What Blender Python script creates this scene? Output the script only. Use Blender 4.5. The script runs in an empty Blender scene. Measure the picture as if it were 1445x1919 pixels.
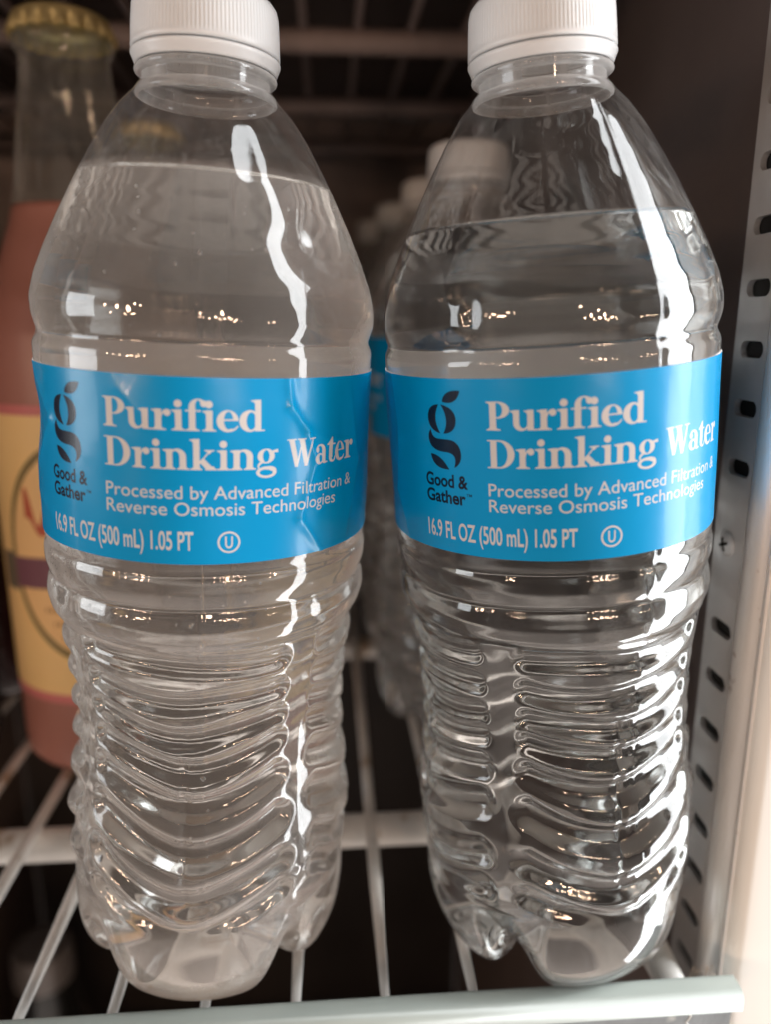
import bpy, bmesh, math, random
import numpy as np
from mathutils import Matrix, Vector

random.seed(7); rng = np.random.RandomState(7)
S = 0.001                                   # everything below is in millimetres; camera stands at (0, 0, 145)
rad = math.radians
scene = bpy.context.scene
COL = scene.collection

# ------------------------------------------------------------------ camera
HEAD = 4.2; PITCH = 13.8; HC = 145.0
cam_d = bpy.data.cameras.new('camera'); cam = bpy.data.objects.new('camera', cam_d); COL.objects.link(cam)
cam.location = (0, 0, HC*S); cam.rotation_euler = (rad(90-PITCH), 0, rad(-HEAD))
cam_d.sensor_fit = 'VERTICAL'; cam_d.sensor_height = 36; cam_d.lens = 1443/1919*36
cam_d.clip_start = 0.005; cam_d.clip_end = 20
cam_d.dof.use_dof = True; cam_d.dof.focus_distance = 0.146; cam_d.dof.aperture_fstop = 7.2
scene.camera = cam

# ------------------------------------------------------------------ world and lamps
w = bpy.data.worlds.new('World'); scene.world = w; w.use_nodes = True
# made-up room gradient shaped for reflections: dark at eye level, brightest at floor
_nt = w.node_tree; _bg = _nt.nodes['Background']; _bg.inputs[1].default_value = 0.52
_g = _nt.nodes.new('ShaderNodeNewGeometry'); _sx = _nt.nodes.new('ShaderNodeSeparateXYZ'); _nt.links.new(_g.outputs['Incoming'], _sx.inputs[0])
_mr = _nt.nodes.new('ShaderNodeMapRange'); _mr.inputs['From Min'].default_value = 1.0; _mr.inputs['From Max'].default_value = -1.0
_nt.links.new(_sx.outputs[2], _mr.inputs[0])
_cr = _nt.nodes.new('ShaderNodeValToRGB'); _nt.links.new(_mr.outputs[0], _cr.inputs[0]); _cr.color_ramp.interpolation = 'EASE'
for _k, (_p, _v) in enumerate([(0.0, 2.8), (.14, 2.0), (.27, .28), (.58, .17), (.80, .32), (1.0, .55)]):
    if _k > 1: _cr.color_ramp.elements.new(_p)
for _e, (_p, _v) in zip(_cr.color_ramp.elements, [(0.0, 2.8), (.14, 2.0), (.27, .28), (.58, .17), (.80, .32), (1.0, .55)]):
    _e.position = _p; _e.color = (_v, _v*.865, _v*.775, 1)
_nt.links.new(_cr.outputs[0], _bg.inputs[0])
def area(name, loc, target, sx, sy, power, color):
    d = bpy.data.lights.new(name, 'AREA'); d.shape = 'RECTANGLE'; d.size = sx*S; d.size_y = sy*S
    d.energy = power; d.color = color
    o = bpy.data.objects.new(name, d); COL.objects.link(o)
    o.location = Vector(loc)*S
    o.rotation_euler = (Vector(target)-Vector(loc)).to_track_quat('-Z', 'Y').to_euler()
    return o
area('window_light', (700, 8, 260), (0, 8, 260), 264, 2500, 22.0, (0.95, 0.98, 1.0))
area('left_window_light', (-900, -60, 200), (0, -60, 150), 380, 420, 2.8, (0.93, 0.97, 1.0))
for k, (az, el, D, r, p) in enumerate([(-141, 1.0, 2600, 34, 9.36), (-144, -1.8, 2500, 24, 5.76), (-138, -3.2, 2500, 18, 3.6), (-133, 2.0, 2700, 24, 5.76), (-128, -1.0, 2700, 16, 3.24), (-146, 4.5, 2600, 22, 5.04), (155, 0.5, 2500, 26, 6.48), (151, -1.0, 2500, 20, 5.04), (147, 1.2, 2500, 22, 5.4), (152, 2.6, 2550, 20, 4.68), (158, -2.5, 2600, 18, 3.6), (161, 2.0, 2600, 20, 4.32), (165, 0.2, 2700, 16, 3.24), (149, -3.8, 2500, 18, 3.6), (156, 4.6, 2500, 18, 3.96), (144, -0.6, 2500, 16, 3.24), (159, -0.8, 2500, 16, 3.24), (122, 1.5, 2800, 22, 4.68), (126, -1.2, 2800, 20, 3.96), (-150, 3.0, 2600, 18, 3.6), (168, 12.0, 2400, 30, 8.64), (-124, 3.0, 2600, 18, 3.6)]):
    d = bpy.data.lights.new('warm_bulb', 'POINT'); d.shadow_soft_size = r*1.9*S; d.energy = p*1.2; d.color = (1, .66, .45)
    o = bpy.data.objects.new('warm_bulb', d); COL.objects.link(o)
    a = rad(az+HEAD); o.location = (D*math.sin(a)*S, D*math.cos(a)*S, (HC+D*math.tan(rad(el)))*S)

scene.view_settings.view_transform = 'Standard'; scene.view_settings.look = 'None'
scene.view_settings.exposure = 0.16; scene.view_settings.gamma = 1
cy = scene.cycles
cy.max_bounces = 28; cy.transmission_bounces = 26; cy.transparent_max_bounces = 48
cy.glossy_bounces = 8; cy.diffuse_bounces = 4
cy.sample_clamp_indirect = 4.0; cy.sample_clamp_direct = 0
cy.caustics_reflective = False; cy.caustics_refractive = True; cy.blur_glossy = 0.2
try:
    cy.use_denoising = True; cy.denoiser = 'OPENIMAGEDENOISE'; cy.denoising_input_passes = 'RGB_ALBEDO_NORMAL'
except Exception: pass

# ------------------------------------------------------------------ helpers
def W(x, y):
    """heading-frame point (x right, y ahead) to world"""
    c, s = math.cos(rad(HEAD)), math.sin(rad(HEAD))
    return (x*c+y*s, -x*s+y*c)

def mesh_np(name, V, F, smooth=True, mat=None):
    me = bpy.data.meshes.new(name)
    V = np.asarray(V, dtype=np.float32)*S
    if isinstance(F, np.ndarray):
        n, k = F.shape
        me.vertices.add(len(V)); me.vertices.foreach_set('co', V.ravel())
        me.loops.add(n*k); me.loops.foreach_set('vertex_index', F.ravel().astype(np.int32))
        me.polygons.add(n); me.polygons.foreach_set('loop_start', np.arange(0, n*k, k, dtype=np.int32))
        me.polygons.foreach_set('loop_total', np.full(n, k, dtype=np.int32))
        me.update(calc_edges=True); me.validate()
    else:
        me.from_pydata([tuple(v) for v in V.tolist()], [], F); me.update()
    me.polygons.foreach_set('use_smooth', np.full(len(me.polygons), smooth, dtype=bool))
    if mat: me.materials.append(mat)
    return me

def obj(name, me, parent=None, **props):
    o = bpy.data.objects.new(name, me); COL.objects.link(o)
    if parent is not None: o.parent = parent
    for k, v in props.items(): o[k] = v
    return o

def empty(name, loc, label, cat, group=None):
    o = bpy.data.objects.new(name, None); COL.objects.link(o); o.empty_display_size = .01
    o.location = Vector(loc)*S; o['label'] = label; o['category'] = cat
    if group: o['group'] = group
    return o

def copy_tree(o, parent=None):
    c = o.copy(); COL.objects.link(c); c.parent = parent
    for ch in list(o.children): copy_tree(ch, c)
    return c

def grid_faces(rows, cols, wrap=True):
    i = np.arange(rows-1)[:, None]; jn = cols if wrap else cols-1
    j = np.arange(jn)[None, :]; j2 = (j+1) % cols
    a = i*cols+j; b = i*cols+j2; c = (i+1)*cols+j2; d = (i+1)*cols+j
    return np.stack([a, b, c, d], -1).reshape(-1, 4)

def lathe(prof, n=64, rfun=None):
    """prof: list of (r, z) bottom to top"""
    P = np.array(prof, float); ph = np.linspace(0, 2*math.pi, n, endpoint=False)
    R = P[:, 0][:, None]*np.ones(n)[None, :]
    if rfun is not None: R = rfun(R, ph[None, :], P[:, 1][:, None])
    V = np.stack([R*np.sin(ph), -R*np.cos(ph), P[:, 1][:, None]+0*R], -1).reshape(-1, 3)
    return V, grid_faces(len(P), n)

def dense(prof, step=.4):
    out = []
    for (a, b), (c, d) in zip(prof[:-1], prof[1:]):
        m = max(1, int(math.hypot(c-a, d-b)/step))
        for k in range(m): out.append((a+(c-a)*k/m, b+(d-b)*k/m))
    out.append(prof[-1]); return out

def box_me(name, x0, x1, y0, y1, z0, z1, mat, bev=0.0, seg=2):
    bm = bmesh.new(); bmesh.ops.create_cube(bm, size=1)
    for v in bm.verts:
        v.co = Vector((x0 if v.co.x < 0 else x1, y0 if v.co.y < 0 else y1, z0 if v.co.z < 0 else z1))*S
    if bev: bmesh.ops.bevel(bm, geom=bm.edges[:], offset=bev*S, segments=seg, affect='EDGES')
    me = bpy.data.meshes.new(name); bm.to_mesh(me); bm.free(); me.materials.append(mat)
    me.polygons.foreach_set('use_smooth', np.full(len(me.polygons), bool(bev), dtype=bool))
    return me

def rod_me(name, p0, p1, r, mat, n=14, wob=0.0):
    p0, p1 = Vector(p0), Vector(p1); d = p1-p0; L = d.length; q = d.to_track_quat('Z', 'Y').to_matrix()
    rows = 9; V = []
    for i in range(rows):
        t = i/(rows-1)
        rr = r*(.6 if i in (0, rows-1) else 1)
        for j in range(n):
            a = 2*math.pi*j/n; V.append(tuple(p0+q @ Vector((rr*math.cos(a), rr*math.sin(a), L*t))))
    F = [tuple(int(k) for k in f) for f in grid_faces(rows, n)]
    F.append(tuple(range(n))[::-1]); F.append(tuple(range((rows-1)*n, rows*n)))
    me = mesh_np(name, V, F, True, mat); return me

def extrude_x(name, prof, x0, x1, mat, smooth=False):
    """closed (y, z) outline swept along X"""
    n = len(prof); V = [(x0, y, z) for y, z in prof]+[(x1, y, z) for y, z in prof]
    F = [(i, (i+1) % n, n+(i+1) % n, n+i) for i in range(n)]+[tuple(range(n))[::-1], tuple(range(n, 2*n))]
    me = mesh_np(name, V, F, smooth, mat)
    return me

# ------------------------------------------------------------------ node helpers
def mat_new(name):
    m = bpy.data.materials.new(name); m.use_nodes = True
    nt = m.node_tree; nt.nodes.clear(); out = nt.nodes.new('ShaderNodeOutputMaterial')
    return m, nt, out
def N(nt, t, **kw):
    n = nt.nodes.new(t)
    for k, v in kw.items():
        if k in n.inputs.keys(): n.inputs[k].default_value = v
        else: setattr(n, k, v)
    return n
def ramp(nt, fac, stops):
    r = N(nt, 'ShaderNodeValToRGB'); nt.links.new(fac, r.inputs[0])
    e = r.color_ramp.elements
    while len(e) < len(stops): e.new(.5)
    for k, (p, c) in enumerate(stops):
        e[k].position = p; e[k].color = (c, c, c, 1) if not isinstance(c, tuple) else (*c, 1)
    return r.outputs[0]
def principled(name, col, rough=.5, metal=0.0, coat=0.0, var=0.0, vscale=60, bump=0.0, bscale=400, spots=None, stretch=None, trans=0.0, ior=1.5):
    m, nt, out = mat_new(name)
    p = N(nt, 'ShaderNodeBsdfPrincipled'); nt.links.new(p.outputs[0], out.inputs[0])
    p.inputs['Base Color'].default_value = (*col, 1); p.inputs['Roughness'].default_value = rough
    p.inputs['Metallic'].default_value = metal; p.inputs['Coat Weight'].default_value = coat; p.inputs['Coat Roughness'].default_value = .08
    p.inputs['Transmission Weight'].default_value = trans; p.inputs['IOR'].default_value = ior
    tc = N(nt, 'ShaderNodeTexCoord'); mp = N(nt, 'ShaderNodeMapping'); nt.links.new(tc.outputs['Object'], mp.inputs[0])
    if stretch: mp.inputs['Scale'].default_value = stretch
    if var:
        nz = N(nt, 'ShaderNodeTexNoise', Scale=vscale, Detail=5.0); nt.links.new(mp.outputs[0], nz.inputs['Vector'])
        lo = tuple(c*(1-var) for c in col); hi = tuple(min(1, c*(1+var)) for c in col)
        c = ramp(nt, nz.outputs[0], [(.3, lo), (.7, hi)])
        if spots:
            sc, thr, scol = spots
            n2 = N(nt, 'ShaderNodeTexNoise', Scale=sc, Detail=3.0); nt.links.new(tc.outputs['Object'], n2.inputs['Vector'])
            f = ramp(nt, n2.outputs[0], [(thr, 0.0), (thr+.04, 1.0)])
            mx = N(nt, 'ShaderNodeMix', data_type='RGBA'); nt.links.new(f, mx.inputs[0])
            nt.links.new(c, mx.inputs[6]); mx.inputs[7].default_value = (*scol, 1); c = mx.outputs[2]
        nt.links.new(c, p.inputs['Base Color'])
        r2 = N(nt, 'ShaderNodeMapRange'); r2.inputs['To Min'].default_value = max(0, rough-.08); r2.inputs['To Max'].default_value = rough+.1
        nt.links.new(nz.outputs[0], r2.inputs[0]); nt.links.new(r2.outputs[0], p.inputs['Roughness'])
    if bump:
        n3 = N(nt, 'ShaderNodeTexNoise', Scale=bscale, Detail=4.0); nt.links.new(mp.outputs[0], n3.inputs['Vector'])
        b = N(nt, 'ShaderNodeBump', Strength=bump, Distance=.0003); nt.links.new(n3.outputs[0], b.inputs['Height'])
        nt.links.new(b.outputs[0], p.inputs['Normal'])
    return m

def thin_clear(name, tint=(1, 1, 1), scat=(.92, .91, .90), ior=1.5, fog=None, refl_rough=0.0, haze=0.0, streak=0.0):
    """thin transparent wall: see-through plus Fresnel reflection; fog = (base, amount, scale) condensation film"""
    m, nt, out = mat_new(name)
    geo = N(nt, 'ShaderNodeNewGeometry')
    mr = N(nt, 'ShaderNodeMapRange'); mr.inputs['To Min'].default_value = ior; mr.inputs['To Max'].default_value = 1/ior
    nt.links.new(geo.outputs['Backfacing'], mr.inputs[0])
    fr = N(nt, 'ShaderNodeFresnel'); nt.links.new(mr.outputs[0], fr.inputs[0])
    k = N(nt, 'ShaderNodeMath', operation='MULTIPLY'); k.inputs[1].default_value = 1.0; k.use_clamp = True
    nt.links.new(fr.outputs[0], k.inputs[0])
    tr = N(nt, 'ShaderNodeBsdfTransparent', Color=(*tint, 1)); gl = N(nt, 'ShaderNodeBsdfGlossy', Roughness=refl_rough)
    gl.inputs['Color'].default_value = (1, 1, 1, 1)
    mx = N(nt, 'ShaderNodeMixShader'); nt.links.new(k.outputs[0], mx.inputs[0]); nt.links.new(tr.outputs[0], mx.inputs[1]); nt.links.new(gl.outputs[0], mx.inputs[2])
    last = mx.outputs[0]; tc = N(nt, 'ShaderNodeTexCoord')
    if fog or haze or streak:
        df = N(nt, 'ShaderNodeBsdfDiffuse', Color=(*scat, 1)); tl = N(nt, 'ShaderNodeBsdfTranslucent', Color=(*scat, 1))
        ad = N(nt, 'ShaderNodeMixShader'); ad.inputs[0].default_value = .4
        nt.links.new(df.outputs[0], ad.inputs[1]); nt.links.new(tl.outputs[0], ad.inputs[2])
        if fog:
            base, amt, sc = fog
            n1 = N(nt, 'ShaderNodeTexNoise', Scale=sc, Detail=4.0); nt.links.new(tc.outputs['Object'], n1.inputs['Vector'])
            n2 = N(nt, 'ShaderNodeTexNoise', Scale=2300.0, Detail=2.0); nt.links.new(tc.outputs['Object'], n2.inputs['Vector'])
            f1 = ramp(nt, n1.outputs[0], [(.3, base), (.72, base+amt)])
            f2 = ramp(nt, n2.outputs[0], [(.30, .55), (.40, 1.0)])
            mu = N(nt, 'ShaderNodeMath', operation='MULTIPLY'); nt.links.new(f1, mu.inputs[0]); nt.links.new(f2, mu.inputs[1])
            # the film stays below the water line
            sx = N(nt, 'ShaderNodeSeparateXYZ'); nt.links.new(tc.outputs['Object'], sx.inputs[0])
            hz = N(nt, 'ShaderNodeMapRange'); hz.inputs['From Min'].default_value = .1690; hz.inputs['From Max'].default_value = .1712
            hz.inputs['To Min'].default_value = 1.0; hz.inputs['To Max'].default_value = .12
            nt.links.new(sx.outputs[2], hz.inputs[0])
            m2 = N(nt, 'ShaderNodeMath', operation='MULTIPLY'); nt.links.new(mu.outputs[0], m2.inputs[0]); nt.links.new(hz.outputs[0], m2.inputs[1])
            fac = m2.outputs[0]
        else:
            mp = N(nt, 'ShaderNodeMapping'); mp.inputs['Scale'].default_value = (220, 220, 40); nt.links.new(tc.outputs['Object'], mp.inputs[0])
            n1 = N(nt, 'ShaderNodeTexNoise', Scale=1.0, Detail=5.0); nt.links.new(mp.outputs[0], n1.inputs['Vector'])
            fac = ramp(nt, n1.outputs[0], [(.45, haze), (.75, haze+streak)])
        # bright rims put into the haze: scatter grows where the wall is slanted
        dt = N(nt, 'ShaderNodeVectorMath', operation='DOT_PRODUCT'); nt.links.new(geo.outputs['Normal'], dt.inputs[0]); nt.links.new(geo.outputs['Incoming'], dt.inputs[1])
        ab = N(nt, 'ShaderNodeMath', operation='ABSOLUTE'); nt.links.new(dt.outputs['Value'], ab.inputs[0])
        mxm = N(nt, 'ShaderNodeMath', operation='MAXIMUM'); mxm.inputs[1].default_value = .10; nt.links.new(ab.outputs[0], mxm.inputs[0])
        om = N(nt, 'ShaderNodeMath', operation='SUBTRACT'); om.inputs[0].default_value = 1.0; nt.links.new(fac, om.inputs[1])
        iv = N(nt, 'ShaderNodeMath', operation='DIVIDE'); iv.inputs[0].default_value = 1.0; nt.links.new(mxm.outputs[0], iv.inputs[1])
        pw = N(nt, 'ShaderNodeMath', operation='POWER'); nt.links.new(om.outputs[0], pw.inputs[0]); nt.links.new(iv.outputs[0], pw.inputs[1])
        o2 = N(nt, 'ShaderNodeMath', operation='SUBTRACT'); o2.inputs[0].default_value = 1.0; nt.links.new(pw.outputs[0], o2.inputs[1]); fac = o2.outputs[0]
        m3 = N(nt, 'ShaderNodeMixShader'); nt.links.new(fac, m3.inputs[0]); nt.links.new(tr.outputs[0], m3.inputs[1]); nt.links.new(ad.outputs[0], m3.inputs[2])
        nt.links.new(m3.outputs[0], mx.inputs[1])
    nt.links.new(last, out.inputs[0])
    return m

def water_mat(name, col=(1, 1, 1), ior=1.333):
    m, nt, out = mat_new(name)
    g = N(nt, 'ShaderNodeBsdfGlass', Roughness=0.0, IOR=ior); g.inputs['Color'].default_value = (*col, 1)
    nt.links.new(g.outputs[0], out.inputs[0]); return m

M_clear = thin_clear('clear_pet', refl_rough=.035, haze=.007, streak=.025)
M_fog = thin_clear('clear_pet_with_condensation', refl_rough=.04, fog=(.055, .14, 20), scat=(.98, .92, .87))
M_far = thin_clear('clear_pet_far', haze=.05, streak=.08)
M_neck = thin_clear('clear_pet_neck', haze=.22, streak=.15, refl_rough=.06)
M_water = water_mat('water', (.985, .99, .985))

# ------------------------------------------------------------------ label print (drawn as vector shapes into a generated image)
PX = 16.0                                  # pixels per mm
CIRC = 2*math.pi*32.9; LH = 32.3
def pts_ell(cx, cy, rx, ry, a0=0, a1=360, n=40, rot=0):
    t = np.radians(np.linspace(a0, a1, n)); x = rx*np.cos(t); y = ry*np.sin(t); c, s = math.cos(rad(rot)), math.sin(rad(rot))
    return list(zip(cx+x*c-y*s, cy+x*s+y*c))
def bez(*segs, n=14):
    """closed path from cubic/line segments: [(x,y), (c1,c2,p), p ...]"""
    out = [segs[0]]; p = segs[0]
    for s in segs[1:]:
        if isinstance(s[0], (int, float)): out.append(s); p = s
        else:
            c1, c2, q = s
            for k in range(1, n+1):
                t = k/n; u = 1-t
                out.append((u**3*p[0]+3*u*u*t*c1[0]+3*u*t*t*c2[0]+t**3*q[0], u**3*p[1]+3*u*u*t*c1[1]+3*u*t*t*c2[1]+t**3*q[1]))
            p = q
    return out
def Dsh(x0, xc, y0, y1, xr):
    ym = (y0+y1)/2
    return [(x0, y0), (xc, y0)]+pts_ell(xc, ym, xr-xc, (y1-y0)/2, -90, 90, 24)+[(xc, y1), (x0, y1)]
def R_(x0, x1, y0, y1): return [(x0, y0), (x1, y0), (x1, y1), (x0, y1)]
def foot(x0, x1, s0, s1):                  # bracketed bottom serif under stem s0..s1
    return bez((x0, 0), (x1, 0), (x1, .035), ((s1+.04, .05), (s1+.01, .07), (s1, .13)), (s0, .13), ((s0-.01, .07), (s0-.04, .05), (x0, .035)))
def flag(x0, s0, s1, y):                   # sloped top-left serif
    return bez((s1, y), (x0, y-.02), (x0, y-.05), ((s0-.06, y-.07), (s0-.01, y-.08), (s0, y-.16)), (s1, y-.16))
def tops(x0, x1, s0, s1, y):
    return [(a, y-b) for a, b in foot(x0, x1, s0, s1)]
X = .70
G = {
 'P': (.84, [('+', Dsh(.12, .42, .42, 1, .82)), ('-', Dsh(.12, .40, .465, .955, .58)), ('+', R_(.12, .35, 0, 1)), ('+', foot(0, .50, .12, .35)), ('+', tops(0, .3, .12, .30, 1))]),
 'D': (1.06, [('+', Dsh(.12, .46, 0, 1, 1.0)), ('-', Dsh(.12, .44, .045, .955, .75)), ('+', R_(.12, .35, 0, 1)), ('+', R_(0, .2, 0, .04)), ('+', R_(0, .2, .96, 1))]),
 'u': (.90, [('+', pts_ell(.38, .24, .27, .255)), ('-', pts_ell(.45, .27, .14, .20)), ('-', R_(.31, .58, .25, .8)), ('+', R_(.11, .31, .22, X)), ('+', R_(.58, .79, .0, X)), ('+', flag(0, .11, .31, X)), ('+', flag(.47, .58, .79, X)), ('+', R_(.76, .90, 0, .045))]),
 'n': (.93, [('+', pts_ell(.50, .45, .30, .27)), ('-', pts_ell(.43, .42, .15, .22)), ('-', R_(.0, .90, -.1, .40)), ('+', R_(.58, .80, 0, .46)), ('+', R_(.12, .33, 0, X)), ('+', flag(0, .12, .33, X)), ('+', foot(0, .43, .12, .33)), ('+', foot(.48, .92, .58, .80))]),
 'r': (.66, [('+', pts_ell(.52, .59, .115, .115)), ('+', bez((.30, .50), ((.36, .66), (.44, .70), (.52, .705)), (.52, .66), ((.42, .62), (.36, .56), (.33, .40)))), ('+', R_(.12, .33, 0, X)), ('+', flag(0, .12, .33, X)), ('+', foot(0, .48, .12, .33))]),
 'i': (.45, [('+', R_(.12, .33, 0, X)), ('+', flag(0, .12, .33, X)), ('+', foot(0, .45, .12, .33)), ('+', pts_ell(.215, .90, .125, .125))]),
 'f': (.55, [('+', pts_ell(.42, .80, .30, .28, 0, 180)), ('-', pts_ell(.42, .80, .10, .235, 0, 180)), ('-', R_(.52, .9, .6, .86)), ('+', pts_ell(.60, .92, .11, .11)), ('+', R_(.12, .33, 0, .82)), ('+', foot(0, .46, .12, .33)), ('+', R_(0, .50, .65, .70))]),
 'e': (.75, [('+', pts_ell(.37, .35, .36, .37)), ('-', pts_ell(.40, .37, .155, .305)), ('+', R_(.18, .70, .36, .41)), ('-', [(.40, .36), (.80, .36), (.80, .17), (.70, .15), (.56, .07), (.40, .12)]), ('+', bez((.36, -.02), ((.55, -.02), (.68, .06), (.72, .19)), (.69, .20), ((.62, .10), (.54, .07), (.46, .07)), (.36, .07)))]),
 'd': (.90, [('+', pts_ell(.36, .35, .355, .37)), ('-', pts_ell(.41, .35, .165, .30)), ('-', R_(.60, .9, .0, .9)), ('+', R_(.54, .75, 0, 1.07)), ('+', flag(.40, .54, .75, 1.07)), ('+', R_(.72, .88, 0, .045))]),
 'k': (.93, [('+', [(.30, .30), (.46, .42), (.86, 0), (.58, 0)]), ('+', [(.31, .24), (.66, .68), (.72, .68), (.33, .20)]), ('+', tops(.50, .84, .62, .70, X)), ('+', foot(.52, .95, .62, .82)), ('+', R_(.12, .33, 0, 1.07)), ('+', flag(0, .12, .33, 1.07)), ('+', foot(0, .42, .12, .33))]),
 'g': (.84, [('+', pts_ell(.36, .46, .32, .26)), ('-', pts_ell(.36, .46, .125, .215)), ('+', [(.52, .60), (.64, .66), (.80, .70), (.82, .58), (.66, .58), (.58, .52)]),
       ('+', pts_ell(.38, -.115, .385, .205)), ('-', pts_ell(.37, -.12, .25, .115)),
       ('+', bez((.14, .26), ((.02, .18), (.0, .08), (.12, -.02)), (.30, .02), ((.20, .05), (.2, .08), (.30, .09)), ((.5, .10), (.72, .12), (.76, -.06)), (.56, -.08), ((.5, .0), (.3, -.03), (.16, -.0)), (.10, .08), ((.12, .16), (.2, .2), (.26, .23))))]),
 'W': (1.34, [('+', [(.06, 1), (.31, 1), (.52, .20), (.50, -.01), (.36, -.01)]), ('+', [(.42, -.01), (.50, -.01), (.74, .98), (.69, .98)]), ('+', [(.55, 1), (.80, 1), (1.0, .20), (.98, -.01), (.84, -.01)]), ('+', [(.90, -.01), (.98, -.01), (1.25, .98), (1.19, .98)]),
       ('+', R_(-.02, .42, .96, 1)), ('+', R_(.48, .88, .96, 1)), ('+', R_(1.06, 1.38, .96, 1))]),
 'a': (.76, [('+', pts_ell(.36, .48, .29, .24, 0, 180)), ('-', pts_ell(.32, .46, .14, .20, 0, 180)), ('+', pts_ell(.17, .52, .10, .10)), ('+', R_(.45, .66, .08, .50)), ('+', pts_ell(.29, .19, .28, .205)), ('-', pts_ell(.34, .19, .125, .14)), ('+', R_(.45, .66, .08, .50)), ('+', bez((.45, .10), ((.48, -.02), (.6, -.03), (.78, .02)), (.78, .06), (.66, .07), (.66, .2), (.45, .2)))]),
 't': (.52, [('+', pts_ell(.34, .17, .21, .185)), ('-', pts_ell(.40, .21, .10, .155)), ('-', R_(.35, .6, .2, .5)), ('+', R_(.13, .34, .17, X)), ('+', [(.34, .94), (.30, .94), (.02, .69), (.34, .66)]), ('+', R_(0, .50, .65, X))]),
}
def raster_poly(mask, poly, ss, val):
    """even-odd polygon fill into mask (rows top to bottom); poly in ss-pixel coordinates"""
    P = np.asarray(poly, float); H, Wd = mask.shape
    x0, x1 = max(0, int(P[:, 0].min())-1), min(Wd, int(P[:, 0].max())+2)
    y0, y1 = max(0, int(P[:, 1].min())-1), min(H, int(P[:, 1].max())+2)
    if x1 <= x0 or y1 <= y0: return
    xs = np.arange(x0, x1)+.5
    for y in range(y0, y1):
        yy = y+.5; a = P; b = np.roll(P, -1, 0)
        c = (a[:, 1] <= yy) != (b[:, 1] <= yy)
        if not c.any(): continue
        xi = np.sort(a[c, 0]+(yy-a[c, 1])*(b[c, 0]-a[c, 0])/(b[c, 1]-a[c, 1]))
        ins = (np.searchsorted(xi, xs) % 2) == 1
        mask[y, x0:x1][ins] = val

class Print:
    def __init__(s, wmm, hmm, px=PX, ss=3):
        s.px, s.ss = px, ss; s.w, s.h = int(wmm*px), int(hmm*px); s.img = None
    def layer(s, x0, x1): 
        return np.zeros((s.h*s.ss, int((x1-x0)*s.px*s.ss)), np.float32)
    def down(s, L):
        h, w_ = L.shape; w2 = w_//s.ss
        return L[:, :w2*s.ss].reshape(s.h, s.ss, w2, s.ss).mean((1, 3))

def serif_text(L, pr, text, xmm, ybase, cap, wmm, x0):
    tot = sum(G[c][0] for c in text); adv = wmm/tot; k = pr.px*pr.ss; x = xmm-x0
    for c in text:
        gl = np.zeros_like(L)
        for op, poly in G[c][1]:
            raster_poly(gl, [((x+px_*adv)*k, (ybase-py_*cap)*k) for px_, py_ in poly], pr.ss, 1.0 if op == '+' else 0.0)
        np.maximum(L, gl, out=L); x += adv*G[c][0]

def font_tris(text, offset=0.0):
    cu = bpy.data.curves.new('txt', 'FONT'); cu.body = text; cu.offset = offset; cu.resolution_u = 6
    o = bpy.data.objects.new('txt', cu); COL.objects.link(o)
    dg = bpy.context.evaluated_depsgraph_get(); dg.update()
    me = o.evaluated_get(dg).to_mesh(); me.calc_loop_triangles()
    V = np.array([v.co[:2] for v in me.vertices]); T = [tuple(t.vertices) for t in me.loop_triangles]
    o.evaluated_get(dg).to_mesh_clear(); bpy.data.objects.remove(o); bpy.data.curves.remove(cu)
    return V, T
CAPH = None
def sans_text(L, pr, text, xmm, ybase, cap, wmm, x0, weight=0.0):
    global CAPH
    if CAPH is None: v, _ = font_tris('H'); CAPH = v[:, 1].max()
    V, T = font_tris(text, weight)
    if not len(V): return
    k = pr.px*pr.ss; sx = wmm/(V[:, 0].max()-V[:, 0].min()); sy = cap/CAPH
    Q = np.stack([((V[:, 0]-V[:, 0].min())*sx+xmm-x0)*k, (ybase-V[:, 1]*sy)*k], 1)
    for t in T: raster_poly(L, Q[list(t)], pr.ss, 1.0)

def brand_logo(L, pr, x0):
    """leafy letter g: coordinates in mm relative to the P of the headline (x) and the label top (y down)"""
    k = pr.px*pr.ss
    def put(poly): raster_poly(L, [((x-x0)*k, y*k) for x, y in poly], pr.ss, 1.0)
    put(bez((-8.9, 4.15), ((-8.6, 2.6), (-7.0, 1.9), (-4.9, 2.1)), ((-5.3, 3.9), (-6.8, 4.7), (-8.9, 4.15))))
    put(bez((-9.75, 4.65), ((-11.9, 4.7), (-12.6, 5.9), (-12.6, 7.1)), ((-12.6, 8.6), (-11.6, 9.7), (-9.6, 9.9)), ((-10.9, 8.2), (-11.0, 6.6), (-9.75, 4.65))))
    put(bez((-9.3, 4.65), ((-6.9, 4.9), (-6.0, 6.0), (-6.0, 7.3)), ((-6.0, 8.8), (-7.0, 9.8), (-8.95, 9.9)), ((-7.8, 8.2), (-7.9, 6.4), (-9.3, 4.65))))
    put(bez((-12.0, 9.2), ((-11.8, 10.5), (-11.2, 10.9), (-10.0, 10.9)), (-8.0, 10.9), ((-6.0, 10.9), (-5.2, 12.1), (-5.2, 13.6)), ((-5.2, 14.9), (-5.9, 15.6), (-6.8, 16.0)),
            ((-6.2, 14.4), (-6.4, 13.3), (-8.6, 13.25)), ((-11.6, 13.3), (-12.7, 12.2), (-12.7, 10.7)), ((-12.7, 10.1), (-12.4, 9.6), (-12.0, 9.2))))
    put(bez((-12.3, 13.8), ((-12.0, 15.6), (-10.6, 16.6), (-7.9, 16.4)), ((-8.9, 14.9), (-10.3, 13.7), (-12.3, 13.8))))

def make_image(name, arr):
    h, w_, _ = arr.shape; im = bpy.data.images.new(name, w_, h)
    a = np.ones((h, w_, 4), np.float32); a[..., :3] = arr[::-1]
    im.pixels.foreach_set(a.ravel()); im.update(); im.pack(); return im

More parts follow.
